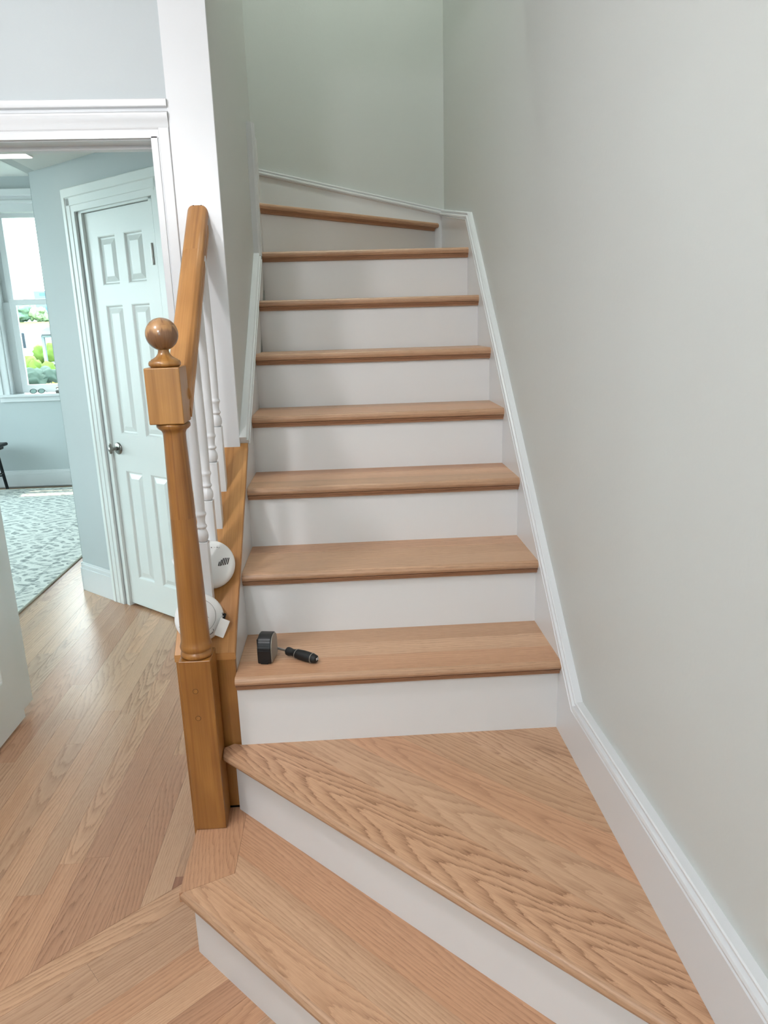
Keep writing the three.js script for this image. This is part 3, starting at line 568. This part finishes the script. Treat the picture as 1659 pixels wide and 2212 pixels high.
{
  const at = [-2.545, 0.876, -5.29], e = thing('eyeglasses', 'dark framed eyeglasses lying on the bedroom window sill', 'glasses', at);
  for (const sx of [-1, 1]) {
    const f = mesh('rim', new THREE.TorusGeometry(0.027, 0.0028, 10, 32).scale(1.1, 0.78, 1).rotateX(-0.35).translate(sx * 0.037, 0.0235, 0), M.lens, e);
    mesh('lens', new THREE.CircleGeometry(0.026, 28).scale(1.1, 0.78, 1).rotateX(-0.35).translate(sx * 0.037, 0.0235, 0), std({ color: 0x8fa9a4, roughness: 0.1 }), f);
    mesh('temple', tube([sx * 0.066, 0.028, 0], [sx * 0.052, 0.004, -0.1], 0.0022), M.lens, e);
  }
  mesh('bridge', new THREE.TorusGeometry(0.009, 0.002, 8, 16, Math.PI).translate(0, 0.024, 0), M.lens, e);
}
{
  const at = [-2.32, 0.876, -5.285], b = thing('trinket_box', 'small dark grey box with a white lid at the window sill corner', 'box', at);
  mesh('body', new RoundedBoxGeometry(0.10, 0.026, 0.045, 3, 0.003).translate(0, 0.0132, 0), M.plinth, b);
  mesh('lid', new RoundedBoxGeometry(0.088, 0.02, 0.040, 3, 0.006).translate(0.006, 0.0365, 0), M.white, b);
  mesh('knob', lathe([[0, 0], [0.012, 0], [0.016, 0.008], [0.014, 0.018], [0.006, 0.024], [0, 0.025]], 24).translate(-0.036, 0.037, 0), M.silverPaint, b);
}

// ------------------------------------------------------------------ lamps
function ceilingLamp(spec, label) {
  const [x, y, z] = spec.at, at = [x, y + 0.07, z], l = thing('ceiling_lamp', label, 'lamp', at);
  mesh('base', lathe([[0, 0.0], [0.13, 0], [0.13, -0.02], [0.115, -0.026], [0, -0.026]], 40), M.white, l);
  mesh('diffuser', new THREE.SphereGeometry(0.11, 32, 16, 0, Math.PI * 2, Math.PI / 2, Math.PI / 2).scale(1, 0.72, 1).translate(0, -0.025, 0), M.lamp, l);
  const p = new THREE.PointLight(spec.color, spec.candela); p.shadow.radius = spec.radius; p.castShadow = true; p.position.set(0, -0.118 - 0.02 * spec.radius, 0); p.name = 'lamp_light'; l.add(p);
}
{
  const at = [-1.125, 2.19, -1.911], l = thing('added_glow_panel', 'slim glowing panel added for a patch of light on the passage ceiling inside the doorway', 'light', at);
  mesh('frame', box(-0.082, 0.082, -0.006, 0, -0.046, 0.046, 0.002), M.white, l);  // added glowing panel, stands in for a bright patch of light on the ceiling
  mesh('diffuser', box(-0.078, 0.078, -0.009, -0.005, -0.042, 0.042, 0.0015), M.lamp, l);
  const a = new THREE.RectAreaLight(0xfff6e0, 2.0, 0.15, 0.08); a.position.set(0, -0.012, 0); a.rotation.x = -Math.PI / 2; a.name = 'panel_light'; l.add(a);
}
ceilingLamp(KEY, 'round white flush lamp on the hall ceiling above the stair foot');
ceilingLamp(REAR_FILL, 'round white fill lamp added unseen on the hall ceiling behind the viewer');
ceilingLamp(UP_FILL, 'round white fill lamp added unseen on the high stairwell ceiling');

// ------------------------------------------------------------------ smoke alarms
function alarmBody(r, h) { return [[0, 0], [r * 0.96, 0], [r, 0.004], [r, h * 0.42], [r * 0.985, h * 0.58], [r * 0.93, h * 0.78], [r * 0.82, h * 0.93], [r * 0.68, h], [0, h * 1.03]]; }
{
  const r = 0.0615, h = 0.03, s = thing('smoke_alarm', 'round white smoke alarm with its battery drawer hanging open, leaning just behind the newel post', 'smoke alarm', [-0.0905, 0.706, -0.0835], 'loose smoke alarms on the curb');
  s.quaternion.setFromUnitVectors(new THREE.Vector3(0, 0, 1), new THREE.Vector3(0.10, 0.42, 0.90).normalize());
  mesh('body', lathe(alarmBody(r, h), 64).rotateX(Math.PI / 2).translate(0, 0, -0.01), M.plastic, s);
  const F = 0.0212;
  mesh('seam', new THREE.TorusGeometry(0.043, 0.0005, 6, 72).translate(0.0, 0.003, F - 0.001), M.greyInk, s);
  const sw = []; for (let k = 0; k < 3; k++) sw.push(new THREE.TorusGeometry(0.004 + k * 0.0035, 0.0006, 6, 24, 1.9).rotateZ(0.5 + k * 1.3).translate(0.022, -0.004, F - 0.0003));
  mesh('emblem', merge(sw), M.greyInk, s);
  const btn = mesh('test_button', new RoundedBoxGeometry(0.018, 0.012, 0.004, 4, 0.0019).rotateZ(0.5).translate(0.026, -0.036, F - 0.003), M.plastic, s);
  mesh('button_gap', new THREE.TorusGeometry(0.0095, 0.0007, 6, 32).scale(1.1, 0.85, 1).rotateZ(0.5).translate(0.026, -0.036, F - 0.003), M.ink, btn);
  for (let k = 0; k < 3; k++) mesh('print_mark', new THREE.BoxGeometry(0.012 - k * 0.003, 0.0012, 0.0004).rotateZ(-0.3).translate(-0.043, -0.022 - k * 0.005, 0.0175), M.ink, s);
  mesh('drawer_slot', new RoundedBoxGeometry(0.016, 0.034, 0.012, 3, 0.002).rotateZ(-0.28).translate(0.056, -0.008, 0.004), M.dark, s);
  const dr = mesh('battery_drawer', new RoundedBoxGeometry(0.027, 0.046, 0.004, 3, 0.0018).rotateY(0.5).rotateZ(-0.42).translate(0.0575, -0.030, 0.022), M.plastic, s);
  mesh('contact_spring', merge([0, 1].map((k) => new THREE.TorusGeometry(0.004, 0.0008, 6, 16).rotateY(0.6).translate(0.059, 0.004 - k * 0.009, 0.011))), M.steel, dr);
}
{
  const r = 0.0645, h = 0.034, s = thing('smoke_alarm', 'round white smoke alarm with diagonal black sound slots, leaning between the first two balusters', 'smoke alarm', [-0.071, 0.8125, -0.189], 'loose smoke alarms on the curb');
  s.quaternion.setFromUnitVectors(new THREE.Vector3(0, 0, 1), new THREE.Vector3(0.16, 0.40, 0.90).normalize());
  mesh('body', lathe(alarmBody(r, h), 64).rotateX(Math.PI / 2).translate(0, 0, -0.008), M.plastic, s);
  const F = 0.0281;
  for (let k = 0; k < 6; k++) { const L = [0.012, 0.0175, 0.0205, 0.0205, 0.0195, 0.0185][k]; mesh('sound_slot', new RoundedBoxGeometry(0.0024, L, 0.002, 2, 0.0009).rotateZ(-0.30).translate(0.0225 + k * 0.0048, 0.0015 + (k < 2 ? -0.003 + k * 0.0018 : 0.001) + k * 0.0004, F - 0.0015 - (k > 3 ? (k - 3) * 0.0004 : 0)), M.dark, s); }
  for (const x of [0.005, 0.0195]) mesh('indicator', new THREE.CylinderGeometry(0.0013, 0.0013, 0.0012, 16).rotateX(Math.PI / 2).translate(x, 0.043, F - 0.0024), M.ink, s);
  mesh('print_mark', merge([new THREE.BoxGeometry(0.018, 0.0011, 0.0004).translate(0.012, 0.0478, F - 0.0044), new THREE.BoxGeometry(0.006, 0.0009, 0.0004).translate(0.0125, 0.0425, F - 0.0024), new THREE.BoxGeometry(0.004, 0.0009, 0.0004).translate(0.0245, 0.0415, F - 0.0026)]), M.greyInk, s);
  mesh('battery_drawer', new RoundedBoxGeometry(0.034, 0.034, 0.004, 3, 0.0018).rotateY(0.7).rotateZ(0.3).translate(-0.080, 0.006, 0.012), M.plastic, s);
}

// ------------------------------------------------------------------ tools on the third step
{
  const at = [0.0735, H[3] + 0.0003, -0.102], t = thing('tape_measure', 'scuffed black rubber tape measure standing on the third step', 'tape measure', at); t.rotation.y = -0.16;
  const prof = new THREE.Shape(), hx = 0.034, hh = 0.073;               // outline seen from the side: x toward the viewer
  prof.moveTo(-hx + 0.012, 0); prof.lineTo(hx - 0.006, 0); prof.quadraticCurveTo(hx, 0, hx, 0.008); prof.lineTo(hx, 0.036); prof.lineTo(hx - 0.001, 0.044); prof.lineTo(hx - 0.006, 0.057); prof.lineTo(hx - 0.013, 0.066); prof.quadraticCurveTo(hx - 0.022, hh, 0.002, hh);
  prof.lineTo(-0.012, hh - 0.001); prof.quadraticCurveTo(-hx, hh - 0.006, -hx, 0.042); prof.lineTo(-hx, 0.014); prof.quadraticCurveTo(-hx, 0, -hx + 0.012, 0);
  const body = new THREE.ExtrudeGeometry(prof, { depth: 0.030, bevelEnabled: true, bevelSize: 0.0025, bevelThickness: 0.003, bevelOffset: -0.0025, bevelSegments: 3, curveSegments: 10 }).translate(0, 0, -0.015).rotateY(-Math.PI / 2);
  mesh('case', body, M.rubber, t);
  const ribs = [[hx - 0.0035, 0.049, 0.35], [hx - 0.0095, 0.0615, 0.7], [hx + 0.0002, 0.036, 0.05]];
  ribs.forEach(([z, y, a]) => mesh('grip_rib', new RoundedBoxGeometry(0.031, 0.0018, 0.0016, 2, 0.0007).rotateX(-a).translate(0, y, z), M.rubberMatt, t));
  const plate = prof.getPoints(10).map((p) => new THREE.Vector2(-p.x * 0.90, 0.0035 + p.y * 0.905));
  mesh('side_plate', new THREE.ExtrudeGeometry(new THREE.Shape(plate), { depth: 0.0012, bevelEnabled: true, bevelSize: 0.0008, bevelThickness: 0.0006, bevelSegments: 2 }).rotateY(Math.PI / 2).translate(0.0178, 0, 0), M.silverPaint, t, 'grey worn side plate');
  mesh('belt_clip', new RoundedBoxGeometry(0.0045, 0.042, 0.02, 3, 0.0018).translate(-0.0205, 0.040, 0.006), M.rubberMatt, t);
  mesh('tape_hook', new RoundedBoxGeometry(0.020, 0.010, 0.0012, 2, 0.0005).translate(0, 0.006, hx + 0.0008), M.rubberMatt, t);
}
{
  const dir = new THREE.Vector3(0.080, -0.0012, 0.0565).normalize(), at = [0.1235, H[3] + 0.0142, -0.1135], s = thing('screwdriver', 'black handled screwdriver with silver rings lying beside the tape measure', 'screwdriver', at);
  s.quaternion.setFromUnitVectors(new THREE.Vector3(0, 1, 0), dir);
  const hp = [[0, 0], [0.0085, 0.0], [0.0108, 0.002], [0.0115, 0.006], [0.0108, 0.012], [0.0094, 0.018], [0.0098, 0.024], [0.0118, 0.032], [0.0132, 0.044], [0.0137, 0.056], [0.0136, 0.068], [0.0130, 0.080], [0.0118, 0.090], [0.0100, 0.0965], [0.0070, 0.0995], [0, 0.1005]];
  mesh('handle', lathe(hp, 40), M.rubberMatt, s);
  mesh('shaft', tube([0, 0.002, 0], [0, -0.088, 0], 0.0033, 0.0033, 20), M.steel, s);
  mesh('tip', tube([0, -0.088, 0], [0, -0.098, 0], 0.0032, 0.0012, 12), M.steel, s);
  mesh('ring', new THREE.TorusGeometry(0.0123, 0.0008, 8, 48).rotateX(Math.PI / 2 + 0.16).translate(0, 0.034, 0), M.silverPaint, s);
  mesh('ring', new THREE.TorusGeometry(0.0127, 0.0009, 8, 48).rotateX(Math.PI / 2).scale(1, 1, 1).translate(0, 0.0842, 0), M.silverPaint, s);
  const font = await new FontLoader().loadAsync('fonts/droid/droid_sans_bold.typeface.json');
  const tx = new TextGeometry('P2', { font, size: 0.0062, depth: 0.0004, curveSegments: 4 }); tx.computeBoundingBox(); tx.translate(-tx.boundingBox.max.x / 2, -0.003, 0);
  // lay the print on the domed end, reading upright from the front
  const q = s.quaternion.clone().invert(), e = new THREE.Vector3(0.80, 0.20, 0.57).normalize(), xr = new THREE.Vector3(0.57, -0.05, -0.80).normalize(), yr = e.clone().cross(xr).normalize(); xr.crossVectors(yr, e).normalize();
  tx.applyMatrix4(new THREE.Matrix4().makeBasis(xr, yr, e)).translate(dir.x * 0.0994 + 0.0006, dir.y * 0.0994 + 0.0012, dir.z * 0.0994 + 0.0004).applyQuaternion(q);
  mesh('print', tx, M.white, s, 'white size marking');
}

// ------------------------------------------------------------------ outside, seen through the bedroom window
function ground(name, pts, color) {                                       // strip of sloping land: [z, y] edge to edge
  const P = []; const [a, b] = pts, x0 = (z) => z * 1.2 - 10, x1 = (z) => -z * 0.6 + 10;
  P.push(x0(a[0]), a[1], a[0], x1(a[0]), a[1], a[0], x1(b[0]), b[1], b[0], x0(a[0]), a[1], a[0], x1(b[0]), b[1], b[0], x0(b[0]), b[1], b[0]);
  const g = new THREE.BufferGeometry(); g.setAttribute('position', new THREE.Float32BufferAttribute(P, 3)); g.computeVertexNormals(); metric(g);
  const m = mesh(name, g, std({ color, roughness: 0.95 }), scene); m.userData.kind = 'structure';
}
ground('lawn', [[-5.5, -0.25], [-17, 0.55]], 0x46553e);
ground('path', [[-17, 0.55], [-60, 1.80]], 0x6a7072);
ground('field', [[-60, 1.80], [-71, 2.45]], 0x6a642a);
ground('terrain', [[-71, 2.45], [-260, 6.2]], 0x4a5a46);
function blob(r, seed, sy = 1, detail = 4, amp = 0.28) {
  let g = new THREE.IcosahedronGeometry(1, detail); g = mergeVertices(g.deleteAttribute('normal').deleteAttribute('uv')); const p = g.attributes.position;
  for (let i = 0; i < p.count; i++) {
    const x = p.getX(i), y = p.getY(i), z = p.getZ(i), k = r * (1 + amp * (noise(x * 2.4 + seed, y * 2.4 + z * 2.4) + 0.7 * noise(x * 6 + seed * 3, y * 6 - z * 6)) + amp * 0.5 * noise(x * 15 + seed, y * 15 + z * 15));
    p.setXYZ(i, x * k, y * k * sy, z * k);
  }
  g.computeVertexNormals(); return metric(g);
}
const leafMat = (c) => std({ color: c, roughness: 0.9 });
function bush(name, label, category, at, r, seed, color, sy, grp, trunk) {
  const b = thing(name, label, category, at, grp), q = rng(seed), list = [];
  for (let k = 0; k < 7; k++) { const s = r * (0.42 + 0.25 * q()); list.push(blob(s, seed + k * 3.1, 0.9, 4).translate((q() - 0.5) * r * 1.5, r * sy * (0.55 + 0.75 * q()), (q() - 0.5) * r)); }
  mesh('foliage', merge(list), leafMat(color), b);
  mesh('trunk', tube([0, trunk ? -0.2 : 0, 0], [0, r * sy * 0.8, 0], r * 0.09, r * 0.05, 10), std({ color: 0x6b5a48, roughness: 0.9 }), b);
}
bush('bush', 'bright yellow-green bush left of the gazebo outside', 'bush', [-4.93, 0.28, -11], 0.42, 3, 0x52681c, 1.05);
bush('bush', 'bright yellow-green bush seen between the gazebo posts', 'bush', [-6.5, 0.5, -16.5], 0.5, 11, 0x546a1e, 0.85);
bush('bush', 'grey-green leafy bush just outside the bedroom window', 'bush', [-3.66, 0.35, -8], 0.40, 17, 0x34443a, 1.0);
bush('bush', 'low yellow flowering bush at the lower window corner', 'bush', [-3.2, 0.42, -7.6], 0.22, 23, 0x6e5f28, 1.0);
[['haze-paled green round tree beyond the yellow marsh, leftmost of the far trees', -30.6, 2.2, 1.35, 31, 0x6f8a78], ['haze-paled green low tree beyond the yellow marsh, middle of the far trees', -28.6, 2.3, 0.95, 37, 0x7a9068], ['haze-paled green wide tree below the blue office block', -26.4, 2.3, 1.05, 41, 0x738a6c]].forEach(([l, x, y, r, s, c]) => bush('tree', l, 'tree', [x, y, -72], r, s, c, 0.95, 'far trees beyond the marsh', true));  // foliage lightened: the haze of distance is put into its colour
{
  const at = [-74.6, 4.2, -200], b = thing('office_building', 'far haze-paled blue-grey office block with window bands beyond the trees', 'building', at), mat = std({ color: 0x6d8aa2, roughness: 0.8 });  // wall colour lightened to carry the distant haze
  mesh('wall', box(-5.0, 8, 0, 7.8, -6, 0), mat, b);
  mesh('penthouse', box(-2.0, 8, 7.8, 8.85, -5, -1), mat, b);
  for (let k = 0; k < 4; k++) mesh('window_band', box(-3.6 - 0.0 * k, 8, 1.4 + k * 1.75, 2.1 + k * 1.75, -0.05, 0.06), std({ color: 0x456a8c, roughness: 0.3 }), b);
}
{
  const at = [-5.2, 0.5, -14.4], g = thing('gazebo', 'white posted gazebo with a grey shingled roof in the garden', 'gazebo', at), S = 0.8, wm = std({ color: 0x8e989e, roughness: 0.6 });
  const oct = []; for (let k = 0; k < 8; k++) oct.push([Math.cos(k * Math.PI / 4 + 0.39) * S, Math.sin(k * Math.PI / 4 + 0.39) * S]);
  mesh('floor_deck', new THREE.CylinderGeometry(S, S, 0.1, 8).rotateY(0.39).translate(0, 0.03, 0), wm, g);
  for (const [x, z] of oct) mesh('post', new RoundedBoxGeometry(0.06, 0.86, 0.06, 2, 0.006).translate(x * 0.93, 0.44, z * 0.93), wm, g);
  mesh('beam', new THREE.TorusGeometry(S * 0.93, 0.035, 6, 8).rotateX(Math.PI / 2).rotateY(0.39).translate(0, 0.86, 0), wm, g);
  const roof = mesh('roof', new THREE.ConeGeometry(S * 1.12, 0.46, 8, 1).rotateY(0.39).translate(0, 1.12, 0), std({ color: 0x3c3a3b, roughness: 0.9 }), g);
  for (let k = 0; k < 6; k++) { const r = S * 1.13 * (1 - k / 6.2); mesh('shingle', new THREE.CylinderGeometry(r - 0.12, r + 0.012, 0.075, 8, 1, true).rotateY(0.39).translate(0, 0.925 + k * 0.074, 0), std({ color: k % 2 ? 0x3e3b3c : 0x4a4647, roughness: 0.9 }), roof); }
  mesh('railing', new THREE.TorusGeometry(S * 0.93, 0.02, 6, 8).rotateX(Math.PI / 2).rotateY(0.39).translate(0, 0.30, 0), wm, g);
}
[-13.35, -12.95, -12.5, -12.1].forEach((x, i) => {
  const p = thing('mooring_post', 'dark wooden mooring post standing left of the gazebo roof, ' + ['leftmost', 'second from left', 'third from left', 'nearest the roof'][i] + ' of four', 'post', [x, 0.82, -28], 'mooring posts in a row');
  mesh('shaft', lathe([[0, 0], [0.07, 0], [0.062, 0.55 + 0.04 * (i % 2)], [0.05, 0.62], [0, 0.63]], 14), std({ color: 0x30363c, roughness: 0.9 }), p);
});
wall('house_ground', [box(-6, 1.5, -0.6, -0.22, -6, 4)], M.subfloor);

renderer.render(scene, camera);
